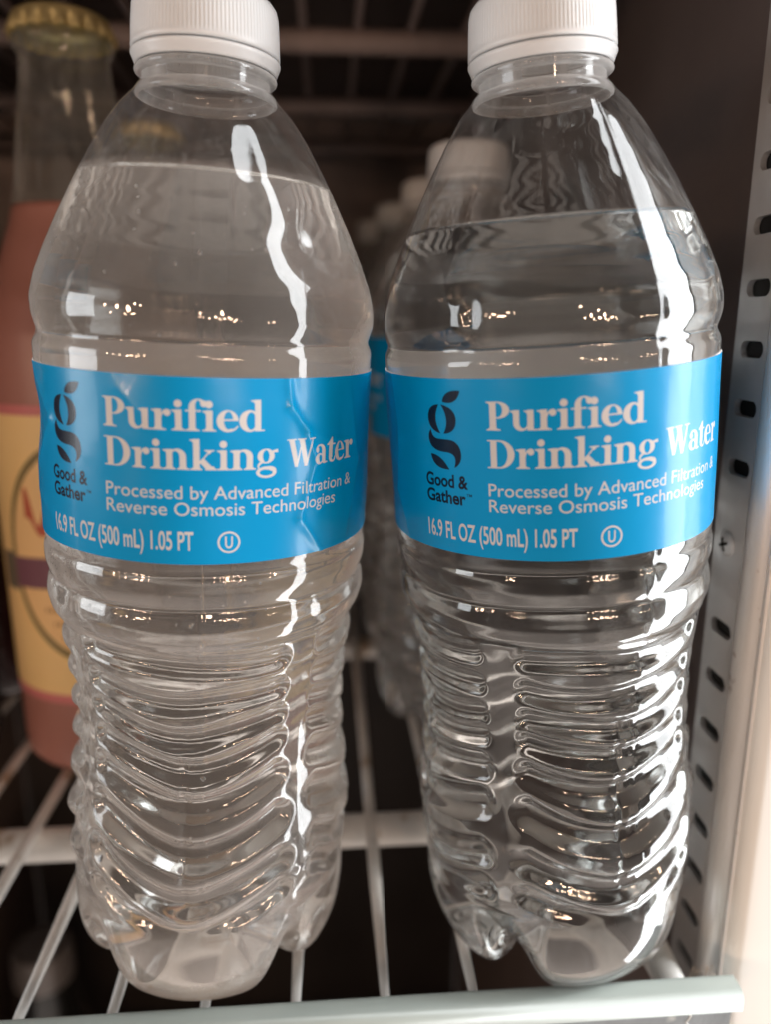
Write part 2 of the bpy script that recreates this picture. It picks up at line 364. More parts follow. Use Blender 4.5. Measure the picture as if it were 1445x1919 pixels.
def water_label_image():
    pr = Print(CIRC, LH); x0, x1 = -20.0, 56.0
    Lw = pr.layer(x0, x1); Lk = pr.layer(x0, x1)
    serif_text(Lw, pr, 'Purified', 0, 8.85, 4.95, 27.4, x0)
    serif_text(Lw, pr, 'Drinking', 0, 15.5, 4.95, 29.9, x0)
    serif_text(Lw, pr, 'Water', 31.6, 15.5, 4.95, 17.3, x0)
    sans_text(Lw, pr, 'Processed by Advanced Filtration &', 0, 20.6, 2.25, 48.4, x0, .0)
    sans_text(Lw, pr, 'Reverse Osmosis Technologies', 0, 23.5, 2.25, 43.4, x0, .0)
    sans_text(Lw, pr, '16.9 FL OZ (500 mL) 1.05 PT', -14.1, 29.6, 3.2, 29.3, x0, .012)
    k = pr.px*pr.ss
    for v, r in ((1., 1.95), (0., 1.62)): raster_poly(Lw, [((21.2+a-x0)*k, (28.3+b)*k) for a, b in pts_ell(0, 0, r, r)], 3, v)
    sans_text(Lw, pr, 'U', 20.55, 29.35, 2.1, 1.3, x0, .01)
    brand_logo(Lk, pr, x0)
    sans_text(Lk, pr, 'Good &', -13.9, 19.7, 2.3, 9.9, x0, .03)
    sans_text(Lk, pr, 'Gather', -13.9, 22.75, 2.3, 9.3, x0, .03)
    sans_text(Lk, pr, 'TM', -4.4, 21.1, .5, 1.1, x0, .01)
    blue = np.array([0.000, 0.285, 0.60]); white = np.array([.62, .59, .575]); ink = np.array([.004, .008, .022])
    img = np.ones((pr.h, pr.w, 3), np.float32)*blue
    # P of the headline sits at column pr.w/2
    c0 = int(pr.w/2+x0*PX)
    for L, col in ((Lw, white), (Lk, ink)):
        m = pr.down(L)[..., None]; sl = img[:, c0:c0+m.shape[1]]; sl[...] = sl*(1-m)+col*m
    # small print panel on the far side: rows of fine pale marks
    for row in range(9):
        y = 60+row*42; x = int(pr.w*.86)
        while x < pr.w*.985:
            wd = rng.randint(8, 40); img[y:y+14, x:x+wd] = white*.8+blue*.2; x += wd+rng.randint(8, 16)
    return img
IMG_label = make_image('label_print', water_label_image())
IMG_label.colorspace_settings.name = 'Non-Color'

def label_mat(name, img, back=(.95, .92, .90), rough=.32, bump=.0, tex_rough=True):
    m, nt, out = mat_new(name)
    uv = N(nt, 'ShaderNodeUVMap'); tx = N(nt, 'ShaderNodeTexImage', image=img, interpolation='Cubic')
    nt.links.new(uv.outputs[0], tx.inputs[0])
    geo = N(nt, 'ShaderNodeNewGeometry')
    p = N(nt, 'ShaderNodeBsdfPrincipled', Roughness=rough); p.inputs['Coat Weight'].default_value = .16; p.inputs['Specular IOR Level'].default_value = .35; p.inputs['Coat Roughness'].default_value = .07
    nt.links.new(tx.outputs[0], p.inputs['Base Color'])
    tc = N(nt, 'ShaderNodeTexCoord')
    n3 = N(nt, 'ShaderNodeTexNoise', Scale=90.0, Detail=2.0); nt.links.new(tc.outputs['Object'], n3.inputs['Vector'])
    b = N(nt, 'ShaderNodeBump', Strength=.25+bump, Distance=.0006); nt.links.new(n3.outputs[0], b.inputs['Height']); nt.links.new(b.outputs[0], p.inputs['Normal'])
    nt.links.new(b.outputs[0], p.inputs['Coat Normal'])
    tl = N(nt, 'ShaderNodeBsdfTranslucent', Color=(*back, 1)); tlf = N(nt, 'ShaderNodeBsdfTranslucent')
    nt.links.new(tx.outputs[0], tlf.inputs[0])
    mf = N(nt, 'ShaderNodeMixShader'); mf.inputs[0].default_value = .10; nt.links.new(p.outputs[0], mf.inputs[1]); nt.links.new(tlf.outputs[0], mf.inputs[2])
    db = N(nt, 'ShaderNodeBsdfDiffuse', Color=(*back, 1)); mb = N(nt, 'ShaderNodeMixShader'); mb.inputs[0].default_value = .6
    nt.links.new(db.outputs[0], mb.inputs[1]); nt.links.new(tl.outputs[0], mb.inputs[2])
    mx = N(nt, 'ShaderNodeMixShader'); nt.links.new(geo.outputs['Backfacing'], mx.inputs[0]); nt.links.new(mf.outputs[0], mx.inputs[1]); nt.links.new(mb.outputs[0], mx.inputs[2])
    nt.links.new(mx.outputs[0], out.inputs[0]); return m
M_label = label_mat('blue_printed_film', IMG_label, rough=.26)

# white translucent cap plastic
def cap_mat(name, col):
    m, nt, out = mat_new(name)
    p = N(nt, 'ShaderNodeBsdfPrincipled', Roughness=.34); p.inputs['Base Color'].default_value = (*col, 1)
    p.inputs['Subsurface Weight'].default_value = .6; p.inputs['Subsurface Radius'].default_value = (1, .9, .85); p.inputs['Subsurface Scale'].default_value = .0015
    tc = N(nt, 'ShaderNodeTexCoord'); nz = N(nt, 'ShaderNodeTexNoise', Scale=500.0, Detail=3.0); nt.links.new(tc.outputs['Object'], nz.inputs['Vector'])
    b = N(nt, 'ShaderNodeBump', Strength=.15, Distance=.0002); nt.links.new(nz.outputs[0], b.inputs['Height']); nt.links.new(b.outputs[0], p.inputs['Normal'])
    nt.links.new(p.outputs[0], out.inputs[0]); return m
M_cap = cap_mat('white_cap_plastic', (.67, .68, .69))

# ------------------------------------------------------------------ water bottle geometry
PROF = [(24, 30.9), (28, 31.3), (34, 31.9), (42, 31.5), (50, 30.4), (58, 29.7), (66, 29.5), (73, 29.8), (79, 30.4), (84, 31.0), (86.5, 31.3),
        (88, 32.3), (91, 32.9), (93.6, 32.5), (94.8, 31.9), (96, 32.4), (98, 32.9), (100.5, 32.9), (101.8, 32.4), (103, 32.7), (104, 32.7), (137.5, 32.7), (139.8, 32.8), (140.8, 32.3),
        (141.6, 31.8), (142.6, 32.3), (145, 32.9), (148, 32.7), (152, 31.7), (157, 29.7), (162, 27.4), (168, 24.4), (173, 21.6), (178, 18.6), (182, 15.8),
        (184.0, 13.9), (184.8, 13.1), (185.6, 12.7), (186.3, 11.9), (187.0, 11.6), (189.3, 11.6), (191.5, 11.6)]
FOOT = [(30.9, 24), (31.1, 19), (31.0, 14), (30.2, 9), (28.4, 4.6), (25.8, 1.4), (22.5, 0), (19.0, .5), (15, 3.5), (9, 7.5), (4, 9.3), (0.05, 9.5)]
VALL = [(30.9, 24), (30.6, 21.5), (29.9, 18.5), (28.6, 15.5), (26.6, 13), (24, 11.2), (20.5, 10.2), (16.5, 9.8), (12.5, 9.7), (8, 9.7), (4, 9.5), (0.05, 9.5)]
def resamp(P, n):
    P = np.array(P, float)
    for _ in range(2):                       # Chaikin rounding
        Q = [P[0]]
        for a, b in zip(P[:-1], P[1:]): Q += [.75*a+.25*b, .25*a+.75*b]
        Q.append(P[-1]); P = np.array(Q)
    d = np.r_[0, np.cumsum(np.hypot(*np.diff(P, axis=0).T))]; t = np.linspace(0, d[-1], n)
    return np.interp(t, d, P[:, 0]), np.interp(t, d, P[:, 1])
def radius_of(h):
    hh = np.arange(20, 195, .1); P = np.array(PROF); r = np.interp(hh, P[:, 0], P[:, 1])
    k = np.exp(-.5*(np.arange(-20, 21)/5.0)**2); k /= k.sum(); r2 = np.convolve(np.pad(r, 20, 'edge'), k, 'valid')
    return np.interp(h, hh, r2)
def sstep(a, b, x): t = np.clip((x-a)/(b-a), 0, 1); return t*t*(3-2*t)

def bottle_surface(top, inset, phase, dip, slant, dents, n=360, dh=.42, nb=46, amp=1.0, seed=0):
    """phase: angle (deg) of one pillar; returns rows of (x, y, z) from centre of base up to height top"""
    ph = np.linspace(-180, 180, n, endpoint=False)[None, :]
    psi = np.mod(ph-phase, 90.0)                                   # 0..90 inside a panel
    dv = np.minimum(psi, 90-psi); mv = np.exp(-(dv/9.0)**2)        # valley weight
    fr, fz = resamp(FOOT, nb); vr, vz = resamp(VALL, nb)
    br = fr[:, None]*(1-mv)+vr[:, None]*mv; bz = fz[:, None]*(1-mv)+vz[:, None]*mv
    # fine ring steps moulded into the feet
    br = br[::-1]; bz = bz[::-1]
    h = np.arange(24, top, dh); h = np.r_[h[:-1], top]; H = h[:, None]+0*ph
    r = radius_of(h)[:, None]+0*ph
    u = np.radians(psi-45)*30.5; um = math.radians(45)*30.5; ul = math.radians(45-6.0)*30.5-2.2
    g = np.zeros_like(H); rs = np.random.RandomState(seed+5)
    for c, wdt, gd in ((29.5, 4.2, 1.0), (38.5, 4.5, 1.0), (48.3, 4.5, 1.0), (57.3, 3.8, .95), (64.2, 3.2, .9), (70.5, 3.1, .88), (77, 3.1, .85), (83.3, 2.9, .8)):
        wgt = np.clip((90-c)/56, 0, 1)
        q = np.clip(u/ul, -1, 1); sg = np.sign(np.sin(np.radians(2*(ph-phase))))
        zc = c+.4-dip*wgt**.8*(1-(q*q+.02)**.62)-slant*wgt*q+rs.uniform(-.6, .6)+rs.uniform(-.9, .9)*q*sg+.5*np.sin(q*3+rs.uniform(0, 6))
        du = np.maximum(np.abs(u)-ul, 0); d = np.hypot(du, (H-zc)*.98)
        g = np.maximum(g, gd*(1-sstep(.7, wdt, d)))
    msk = sstep(22.5, 27, H)*(1-sstep(86, 89, H))
    r = r-1.6*amp*g*msk+.18
    r = r+.45*(1-sstep(0, 9, dv))*sstep(28, 34, H)*(1-sstep(80, 86, H))*-1.0
    r = r-.30*np.exp(-(np.degrees(u/30.5)/1.6)**2)*sstep(28, 34, H)*(1-sstep(60, 75, H))
    # broken upper bead: shallow notches at the pillars
    r = r-.5*np.exp(-(dv/5.0)**2)*np.exp(-((H-92)/5.5)**2)
    # gentle unevenness of blown plastic
    a = np.radians(ph); rr = np.random.RandomState(seed); up = sstep(142, 150, H)*(1-sstep(178, 185, H)); lowm = 1-sstep(136, 140, H)
    for m_, am in ((2, .10), (3, .12), (5, .05), (7, .02)):
        p1, p2, kz = rr.uniform(0, 6.28), rr.uniform(0, 6.28), rr.uniform(.03, .08)
        r = r+am*amp*np.sin(m_*a+p1+.8*np.sin(kz*H+p2))*(up*1.6+.25)*1.0
    for sp in (52, -128):                       # mould seam
        ds = np.mod(ph+0*H-phase-sp+180, 360)-180
        r = r+.10*amp*np.exp(-(ds/.9)**2)*(1-sstep(180, 184, H))
    for (p0, h0, wp, wh, am, tilt) in dents:
        dp = (np.mod(ph-p0+180, 360)-180); x_ = dp/wp; y_ = (H-h0)/wh
        x2 = x_*math.cos(tilt)+y_*math.sin(tilt); y2 = -x_*math.sin(tilt)+y_*math.cos(tilt)
        r = r+am*np.exp(-(x2**2+y2**2))
    r = r-inset; br = np.maximum(br-inset, .02)*1.0; bz = bz+inset*.8
    Rr = np.vstack([br[:-1], r]); Z = np.vstack([bz[:-1], H])
    A = np.radians(ph)
    V = np.stack([Rr*np.sin(A), -Rr*np.cos(A), Z+0*Rr], -1)
    return V

def shell_mesh(name, mat, **kw):
    V = bottle_surface(191.3, 0.0, **kw); rows, n, _ = V.shape
    return mesh_np(name, V.reshape(-1, 3), grid_faces(rows, n), True, mat)
def water_mesh(name, level, mat, **kw):
    V = bottle_surface(level, 0.13, **kw); rows, n, _ = V.shape
    top = V[-1]; extra = []
    # meniscus: climbs the wall, then falls to the flat surface
    for f, dz in ((.985, -.05), (.965, -.45), (.94, -.75), (.90, -.92), (.8, -1.0), (.55, -1.0), (.25, -1.0), (.002, -1.0)):
        e = top.copy(); e[:, :2] *= f; e[:, 2] = level+dz; extra.append(e)
    V = np.concatenate([V, np.array(extra)], 0); rows = V.shape[0]
    F = grid_faces(rows, n)
    me = mesh_np(name, V.reshape(-1, 3), F, True, mat)
    return me

def label_mesh(name, phiP, ztop, mat, wrinkles=(), dents=(), creases=(), n=360, rows=60, wav=.05, edge=0.0):
    if n == 360: n = 720; rows = 110
    """sleeve; headline P at angle phiP (deg)"""
    ph = np.linspace(phiP-180, phiP+180, n+1); z = np.linspace(ztop-LH, ztop, rows)
    PH, Z = np.meshgrid(ph, z)
    r = 33.12+wav*np.sin(np.radians(PH*3)+Z*.25)+wav*.6*np.sin(np.radians(PH*7)+Z*.13+1)
    for (p0, z0, wp, wz, am, tilt) in wrinkles:
        x_ = (np.mod(PH-p0+180, 360)-180)/wp; y_ = (Z-z0)/wz
        x2 = x_*math.cos(tilt)+y_*math.sin(tilt); y2 = -x_*math.sin(tilt)+y_*math.cos(tilt)
        r = r+am*np.exp(-(x2**2+y2**2))
    for (p0, z0, p1, z1, wd, am) in creases:
        ax, ay, bx, by = math.radians(p0)*33, z0, math.radians(p1)*33, z1
        sx_ = np.radians(PH)*33; tt = np.clip(((sx_-ax)*(bx-ax)+(Z-ay)*(by-ay))/((bx-ax)**2+(by-ay)**2), 0, 1)
        d_ = np.hypot(sx_-ax-tt*(bx-ax), Z-ay-tt*(by-ay)); r = np.maximum(r, r+am*np.exp(-(d_/wd)**1.5))
    r = np.maximum(r, 32.99)
    for (p0, h0, wp, wh, am, tilt) in dents:
        x_ = (np.mod(PH-p0+180, 360)-180)/wp; y_ = (Z-h0)/wh
        r = r+am*np.exp(-((x_*math.cos(tilt)+y_*math.sin(tilt))**2+(-x_*math.sin(tilt)+y_*math.cos(tilt))**2))
    A = np.radians(PH); V = np.stack([r*np.sin(A), -r*np.cos(A), Z], -1)
    F = grid_faces(rows, n+1, wrap=False)
    me = mesh_np(name, V.reshape(-1, 3), F, True, mat)
    uvl = me.uv_layers.new(name='UVMap')
    U = (PH-(phiP-180))/360; Vv = (Z-(ztop-LH))/LH; UV = np.stack([U, Vv], -1).reshape(-1, 2)
    li = np.zeros(len(me.loops), np.int32); me.loops.foreach_get('vertex_index', li)
    uvl.data.foreach_set('uv', UV[li].astype(np.float32).ravel())
    return me

def cap_meshes(tag, n=480):
    outer = [(13.35, 191.85), (13.55, 192.2), (13.5, 192.9), (13.42, 194.8), (13.3, 197), (13.15, 198.8), (12.85, 199.9), (12.2, 200.7), (11.3, 201.1), (6, 201.25), (0.05, 201.25)]
    def rf(R, ph, z):
        t = sstep(192.4, 193.2, z)*(1-sstep(198.9, 199.8, z)); s = .5+.5*np.cos(ph*120)
        return R-.16*t*(1-s)
    inner = [(12.2, 191.9), (12.8, 191.8)]
    V, F = lathe(inner+dense(outer, .35), n, rf); cap = mesh_np('cap_'+tag, V, F, True, M_cap)
    band = [(12.3, 189.4), (12.7, 189.25), (12.95, 189.4), (13.2, 190.1), (13.6, 191.0), (13.6, 191.3), (13.35, 191.5), (12.4, 191.5)]
    V, F = lathe(dense(band, .3), 160); bnd = mesh_np('band_'+tag, V, F, True, M_cap)
    ring = [(11.6, 187.7), (12.4, 187.8), (12.9, 188.05), (13.05, 188.4), (12.95, 188.8), (12.5, 189.1), (11.6, 189.2)]
    V, F = lathe(dense(ring, .3), 160); rg = mesh_np('ring_'+tag, V, F, True, M_neck)
    bead = [(12.4, 184.1), (12.95, 184.2), (13.05, 184.7), (12.9, 185.3), (12.5, 185.8), (11.8, 186.1)]
    V, F = lathe(dense(bead, .3), 160); bd = mesh_np('bead_'+tag, V, F, True, M_neck)
    nk = [(11.75, 185.8), (11.75, 188.0)]
    V, F = lathe(dense(nk, .6), 160); nc = mesh_np('neck_'+tag, V, F, True, M_neck)
    return cap, bnd, rg, bd, nc
CAPS = cap_meshes('full')

def place(o, hx, hy, z, k, spin=0.0, kf=0.0):
    x, y = W(hx, hy)
    o.matrix_world = Matrix.Translation(Vector((x, y, z))*S) @ Matrix.Rotation(rad(-HEAD), 4, 'Z') @ Matrix.Rotation(math.atan(k), 4, 'Y') @ Matrix.Rotation(kf, 4, 'X') @ Matrix.Rotation(rad(spin), 4, 'Z')

GRP = 'small bottles of drinking water on the wire shelf'
def water_bottle(label, shell, water, lab, hx, hy, z, k, spin=0.0, kf=0.0):
    o = bpy.data.objects.new('water_bottle', None); COL.objects.link(o); o['label'] = label; o['category'] = 'water bottle'; o['group'] = GRP
    place(o, hx, hy, z, k, spin, kf)
    obj('bottle_body', shell, o); obj('water', water, o); obj('printed_label', lab, o)
    for nm, me in zip(('screw_cap', 'tamper_band', 'support_ring', 'neck_bead', 'bottle_neck'), CAPS): obj(nm, me, o)
    return o

KL = dict(phase=-43, dip=8.5, slant=.8, seed=3, dents=[(-66, 125, 11, 5.5, -1.3, .2), (60, 126, 3.5, 5, -.3, .4), (52, 114, 3, 6, -.25, -.3), (46, 158, 9, 4.0, -.75, .6), (38, 165, 7, 5, .35, -.5), (60, 152, 9, 5, -.45, .9), (-64, 143.5, 5, 2.2, -.8, .4), (30, 172, 7, 6, -.3, .3)])
KR = dict(phase=-30, dip=8.0, slant=.3, seed=11, dents=[(-33, 147.5, 5.2, 4.2, .55, .1), (-33, 147.5, 3.4, 2.9, -.75, .1), (-40, 142.5, 5, 1.6, -.4, 0), (20, 170, 9, 9, -.25, .2), (48, 160, 6, 12, .25, 0)])
LEFT = water_bottle('left front water bottle, misted with condensation, its blue label slightly crumpled at the left edge',
    shell_mesh('left_shell', M_fog, **KL), water_mesh('left_water', 169.8, M_water, **KL),
    label_mesh('left_label', -19.0, 136.3, M_label, wrinkles=[(-20, 124, 10, 5, .12, 0)], creases=[(36, 137, 37, 131.5, .8, .26), (37, 131.5, 43, 127, .7, .30), (43, 127, 47, 121.5, .8, .30), (47, 121.5, 41, 111, .9, .24), (41, 111, 50, 104, .8, .26), (43, 127, 56, 124, .9, .14), (-60, 136, -44, 127, 1.2, .22), (-44, 127, -58, 118, 1.2, .22), (-14, 134, -2, 127, 1.3, .14), (-62, 112, -40, 108, 1.4, .14), (62, 136, 70, 120, 1.0, .22), (70, 120, 64, 106, 1.0, .2)], dents=[(-66, 125, 11, 5.5, -1.3, .2), (60, 126, 3.5, 5, -.3, .4), (52, 114, 3, 6, -.25, -.3)], wav=.10),
    -35.6-.050*HC, 159.8+2.8, 1.2, .050, 0.0, .0195)
RIGHT = water_bottle('right front water bottle, clear and dry, beside the slotted metal strip',
    shell_mesh('right_shell', M_clear, **KR), water_mesh('right_water', 162.6, M_water, **KR),
    label_mesh('right_label', -29.2, 137.1, M_label, creases=[(-73, 137, -69, 125, 1.3, .22), (-69, 125, -74, 114, 1.3, .24), (-74, 114, -66, 105, 1.2, .2), (30, 136, 36, 120, 1.5, .05), (36, 120, 33, 105, 1.5, .05)], wav=.05), 32.3+.073*HC, 160.4+6.0, 1.6, -.073, 0.0, .0415)
# small air bubbles clinging to the inside of the left bottle
def bubbles():
    ico = bmesh.new(); bmesh.ops.create_icosphere(ico, subdivisions=2, radius=1.0)
    v0 = np.array([v.co[:] for v in ico.verts]); f0 = np.array([[v.index for v in f.verts] for f in ico.faces]); ico.free()
    VV, FF = [], []; b0 = 0
    for k in range(120):
        h_ = rng.choice([rng.uniform(30, 102), rng.uniform(70, 101), rng.uniform(141, 169)]); p_ = rad(rng.normal(6, 26)); rb = abs(rng.normal(.0, .16))+.10
        R0 = float(radius_of(h_))-2.6-rb
        VV.append(v0*rb+np.array([R0*math.sin(p_), -R0*math.cos(p_), h_])); FF.append(f0+b0); b0 += len(v0)
    return mesh_np('bubbles', np.concatenate(VV), np.concatenate(FF), True, water_mat('air', (1, 1, 1), 1/1.333))
bb = obj('air_bubbles', bubbles(), LEFT); bb['kind'] = 'stuff'
KF = dict(phase=10, dip=1.5, slant=1.0, seed=21, dents=[], n=120, dh=1.1, nb=20)
far_shell = shell_mesh('far_shell', M_far, **KF); far_water = water_mesh('far_water', 168, M_water, **KF)
far_label = label_mesh('far_label', 0, 140.0, M_label, n=96, rows=6, wav=.0)
_c, _s = math.cos(rad(HEAD)), math.sin(rad(HEAD))
prev = None
for kk, (wx, wy, sp, lab) in enumerate([(47.5, 271, -150, 'blurred water bottle standing directly behind the right front water bottle, second in its row'),
        (45, 337, 60, 'out-of-focus water bottle with a white cap, third in the right-hand row going back'),
        (38, 403, 170, 'out-of-focus water bottle, fourth in the right-hand row going back'),
        (31, 467, 20, 'out-of-focus water bottle at the far end of the right-hand row')]):
    if prev is None:
        prev = o = water_bottle(lab, far_shell, far_water, far_label, 0, 0, 0, 0)
    else: o = copy_tree(prev); o['label'] = lab
    o.matrix_world = Matrix.Translation(Vector((wx, wy, .2))*S) @ Matrix.Rotation(rad(sp), 4, 'Z')

# ------------------------------------------------------------------ glass soda bottles with gold crown caps
M_pink = principled('pink_lemonade', (.34, .15, .12), rough=.35, coat=.05, var=.05, vscale=30)
M_darkdrink = principled('dark_cola', (.030, .012, .012), rough=.08, coat=.8, var=.1)
M_glass = thin_clear('bottle_glass', tint=(.80, .82, .78), ior=1.52, haze=.05, streak=.12)
M_gold = principled('gold_crown_metal', (.85, .70, .34), rough=.32, metal=.75, var=.12, vscale=120)
SP = [(0.05, 2), (24, 1.2), (28.5, 0), (30.6, 2.5), (31, 8), (31, 105), (31, 128), (30.3, 137), (28, 146), (25, 153), (22.2, 161), (19.6, 168), (17.6, 176), (16, 187), (14, 200), (12.8, 208), (12.4, 213)]
def soda_image():
    px = 6.0; H, Wd = int(105*px), int(2*math.pi*31.3*px)
    y = (np.arange(H)/px)[:, None]; x = ((np.arange(Wd)-Wd/2)/px)[None, :]
    img = np.ones((H, Wd, 3))*np.array([.95, .66, .30])
    g = np.clip(.5+.5*np.sin(y*.09+x*.03), 0, 1)[..., None]; img = img*(1-.25*g)+np.array([.80, .60, .26])*.25*g
    pink = np.array([.62, .20, .20]); b = ((y < 3.2) | (y > 101.5)).astype(float)+0*x; img = img*(1-b[..., None])+pink*b[..., None]
    d = np.hypot(x/28, (y-50)/40); ring = ((d > .93) & (d < 1.0)).astype(float); img = img*(1-ring[..., None])+np.array([.22, .17, .07])*ring[..., None]
    ins = (d < .93).astype(float)[..., None]*.35; img = img*(1-ins)+np.array([.82, .50, .26])*ins
    sc = ((np.abs(y-36-5*np.sin(x*.35)-2*np.sin(x*1.1)) < 3.4+1.8*np.sin(x*.9)) & (np.abs(x) < 20)).astype(float)
    img = img*(1-sc[..., None])+np.array([.50, .10, .06])*sc[..., None]
    rb = ((np.abs(y-56-.06*np.abs(x)) < 5.5) & (np.abs(x) < 30)).astype(float); img = img*(1-rb[..., None])+np.array([.20, .09, .12])*rb[..., None]
    rb = ((np.abs(y-58) < 7) & (np.abs(np.abs(x)-31) < 4)).astype(float); img = img*(1-rb[..., None])+np.array([.17, .14, .10])*rb[..., None]
    for yy in (70, 75, 80):
        s = ((np.abs(y-yy) < 1.0) & (np.abs(x) < 16-(yy-70)*.5) & (np.sin(x*3.1+yy) > -.3)).astype(float); img = img*(1-s[..., None])+np.array([.45, .22, .1])*s[..., None]
    return img.astype(np.float32)
IMG_soda = make_image('soda_label_print', soda_image()); IMG_soda.colorspace_settings.name = 'Non-Color'
M_slabel = label_mat('soda_paper_label', IMG_soda, rough=.45)
def soda_parts(liquid, tint):
    cut = 173
    lower = [p for p in dense(SP, 1.5) if p[1] <= cut or p[0] > 18.9]; lower = [p for p in lower if p[1] <= cut]
    liq = [(max(.05, r-.0), z) for r, z in lower]+[(.05, cut)]
    V, F = lathe(liq, 72); a = mesh_np('liquid', V, F, True, liquid)
    up = [p for p in dense(SP, 1.5) if p[1] >= cut-.5]+[(12.5, 214), (13.9, 216), (14.0, 218), (12.8, 219), (12.6, 222)]
    V, F = lathe(up, 72); b = mesh_np('glass_neck', V, F, True, M_glass)
    cr = dense([(14.4, 218.5), (14.3, 220), (13.9, 222.2), (13.2, 223.8), (11.8, 224.6), (.05, 224.9)], .5)
    V, F = lathe(cr, 168, lambda R, ph, z: R+.75*np.cos(21*ph)*(1-sstep(219.5, 223.2, z))); c = mesh_np('crown', V, F, True, M_gold)
    return a, b, c
def slabel_mesh(r, z0, z1, phi0, mat, span=360, n=96):
    ph = np.linspace(phi0-span/2, phi0+span/2, n+1); z = np.linspace(z0, z1, 4); PH, Z = np.meshgrid(ph, z); A = np.radians(PH)
    V = np.stack([r*np.sin(A), -r*np.cos(A), Z], -1); me = mesh_np('paper_label', V.reshape(-1, 3), grid_faces(4, n+1, False), True, mat)
    uvl = me.uv_layers.new(name='UVMap'); UV = np.stack([(PH-ph[0])/span, (Z-z0)/(z1-z0)], -1).reshape(-1, 2)
    li = np.zeros(len(me.loops), np.int32); me.loops.foreach_get('vertex_index', li); uvl.data.foreach_set('uv', UV[li].astype(np.float32).ravel())
    return me
def soda_bottle(label, wx, wy, phi, liquid=M_pink, lab=True):
    o = empty('soda_bottle', (wx, wy, .2), label, 'soda bottle', 'glass soda bottles with gold crown caps')
    a, b, c = soda_parts(liquid, None)
    obj('bottle_body', a, o); obj('bottle_neck', b, o); obj('crown_cap', c, o)
    if lab: obj('paper_label', slabel_mesh(31.35, 25, 117, phi, M_slabel), o)
    return o
sx, sy = 275*math.sin(rad(-16.4)), 275*math.cos(rad(-16.4))
pk = soda_bottle('pink soda bottle with gold crown cap and yellow label, behind the misted bottle', sx, sy, 8); pk.scale = (1.037, 1.037, 1.037)
d0 = soda_bottle('dark soda bottle with a gold crown cap, peeking out left of the pink soda bottle', -142, 316, 0, M_darkdrink, False)
for (x_, y_, lb) in [(-172, 398, 'farthest dark soda bottle, its gold crown cap blurred at the left edge of the photo'),
                     (-74, 357, 'dark soda bottle, gold crown cap glimpsed between pink soda bottle and left white cap'),
                     (-148, 250, 'dark soda bottle cut off by the left edge, nearest the pink soda bottle')]:
    c = copy_tree(d0); c.location = Vector((x_, y_, .2))*S; c['label'] = lb

# ------------------------------------------------------------------ wire shelf with its front rim
M_wire = principled('cream_coated_wire', (.88, .84, .79), rough=.35, var=.12, vscale=70, spots=(40, .62, (.50, .36, .24)), bump=.15, bscale=300)
M_rim = principled('pale_green_grey_plastic', (.31, .345, .32), rough=.34, var=.05, vscale=50, stretch=(1, 6, 6), bump=.12, bscale=500)
M_rimface = principled('scuffed_blue_grey_plastic', (.22, .26, .29), rough=.3, var=.20, vscale=35, stretch=(3, 1, 1), bump=.25, bscale=500, spots=(90, .66, (.55, .60, .60)))
sh = empty('wire_shelf', (0, 136, 0), 'cream coated wire shelf with a grey-green front rim, under the bottles', 'shelf')
def P_(o): o.location = -Vector((0, 136, 0))*S; return o
xs = [-169.4+20*k-.3 for k in range(12)]
base_wire = rod_me('wire', (0, 137.5, -1.75), (0, 492, -1.75), 1.75, M_wire)
for x in xs+[-189.7, -209.7]:
    o = obj('wire', base_wire, sh); o.location = Vector((x, -136, 0))*S
P_(obj('side_rod', rod_me('rod', (77.8, 137.0, -5.5), (77.8, 495, -5.5), 5.2, M_wire, 24), sh))
for y in (209.5, 348, 487): P_(obj('cross_rod', rod_me('crod', (-226, y, -8.6), (84, y, -8.6), 5.0, M_wire, 24), sh))
def arc(cy_, cz, r, a0, a1, n=7): return [(cy_+r*math.cos(rad(a)), cz+r*math.sin(rad(a))) for a in np.linspace(a0, a1, n)]
lip = arc(136.2, 1.6, 1.5, 20, 100, 5)+arc(133.6, 1.15, 1.9, 95, 190, 9)+[(131.75, -1.6), (132.3, -2.1), (137.6, -2.1)]
P_(obj('front_lip', extrude_x('lip', lip, -226, 88.3, M_rim, True), sh))
face = [(132.6, -2.16), (136.6, -2.16), (139.0, -14), (138.4, -30), (136.6, -30), (133.9, -14)]
me = extrude_x('face', face, -226, 86.4, M_rimface)
P_(obj('front_panel', me, sh))
# hardened glue drip on the panel
cv = []
for k in range(26):
    t = k/25; cv.append((76.8+.35*math.sin(t*23)+.15*math.sin(t*51), 132.45+.3*t*.12-.02, -2.5-11*t))
V = []; 
for (x, y, z) in cv:
    yy = 132.6+(-(z+2.16))*(133.9-132.6)/11.84
    for a in range(6): V.append((x+.16*math.cos(a*math.pi/3), yy-.02+.12*math.sin(a*math.pi/3), z))
P_(obj('glue_line', mesh_np('glue', V, [tuple(int(q) for q in f) for f in grid_faces(26, 6)], True, principled('dried_glue', (.75, .75, .72), rough=.4)), sh))

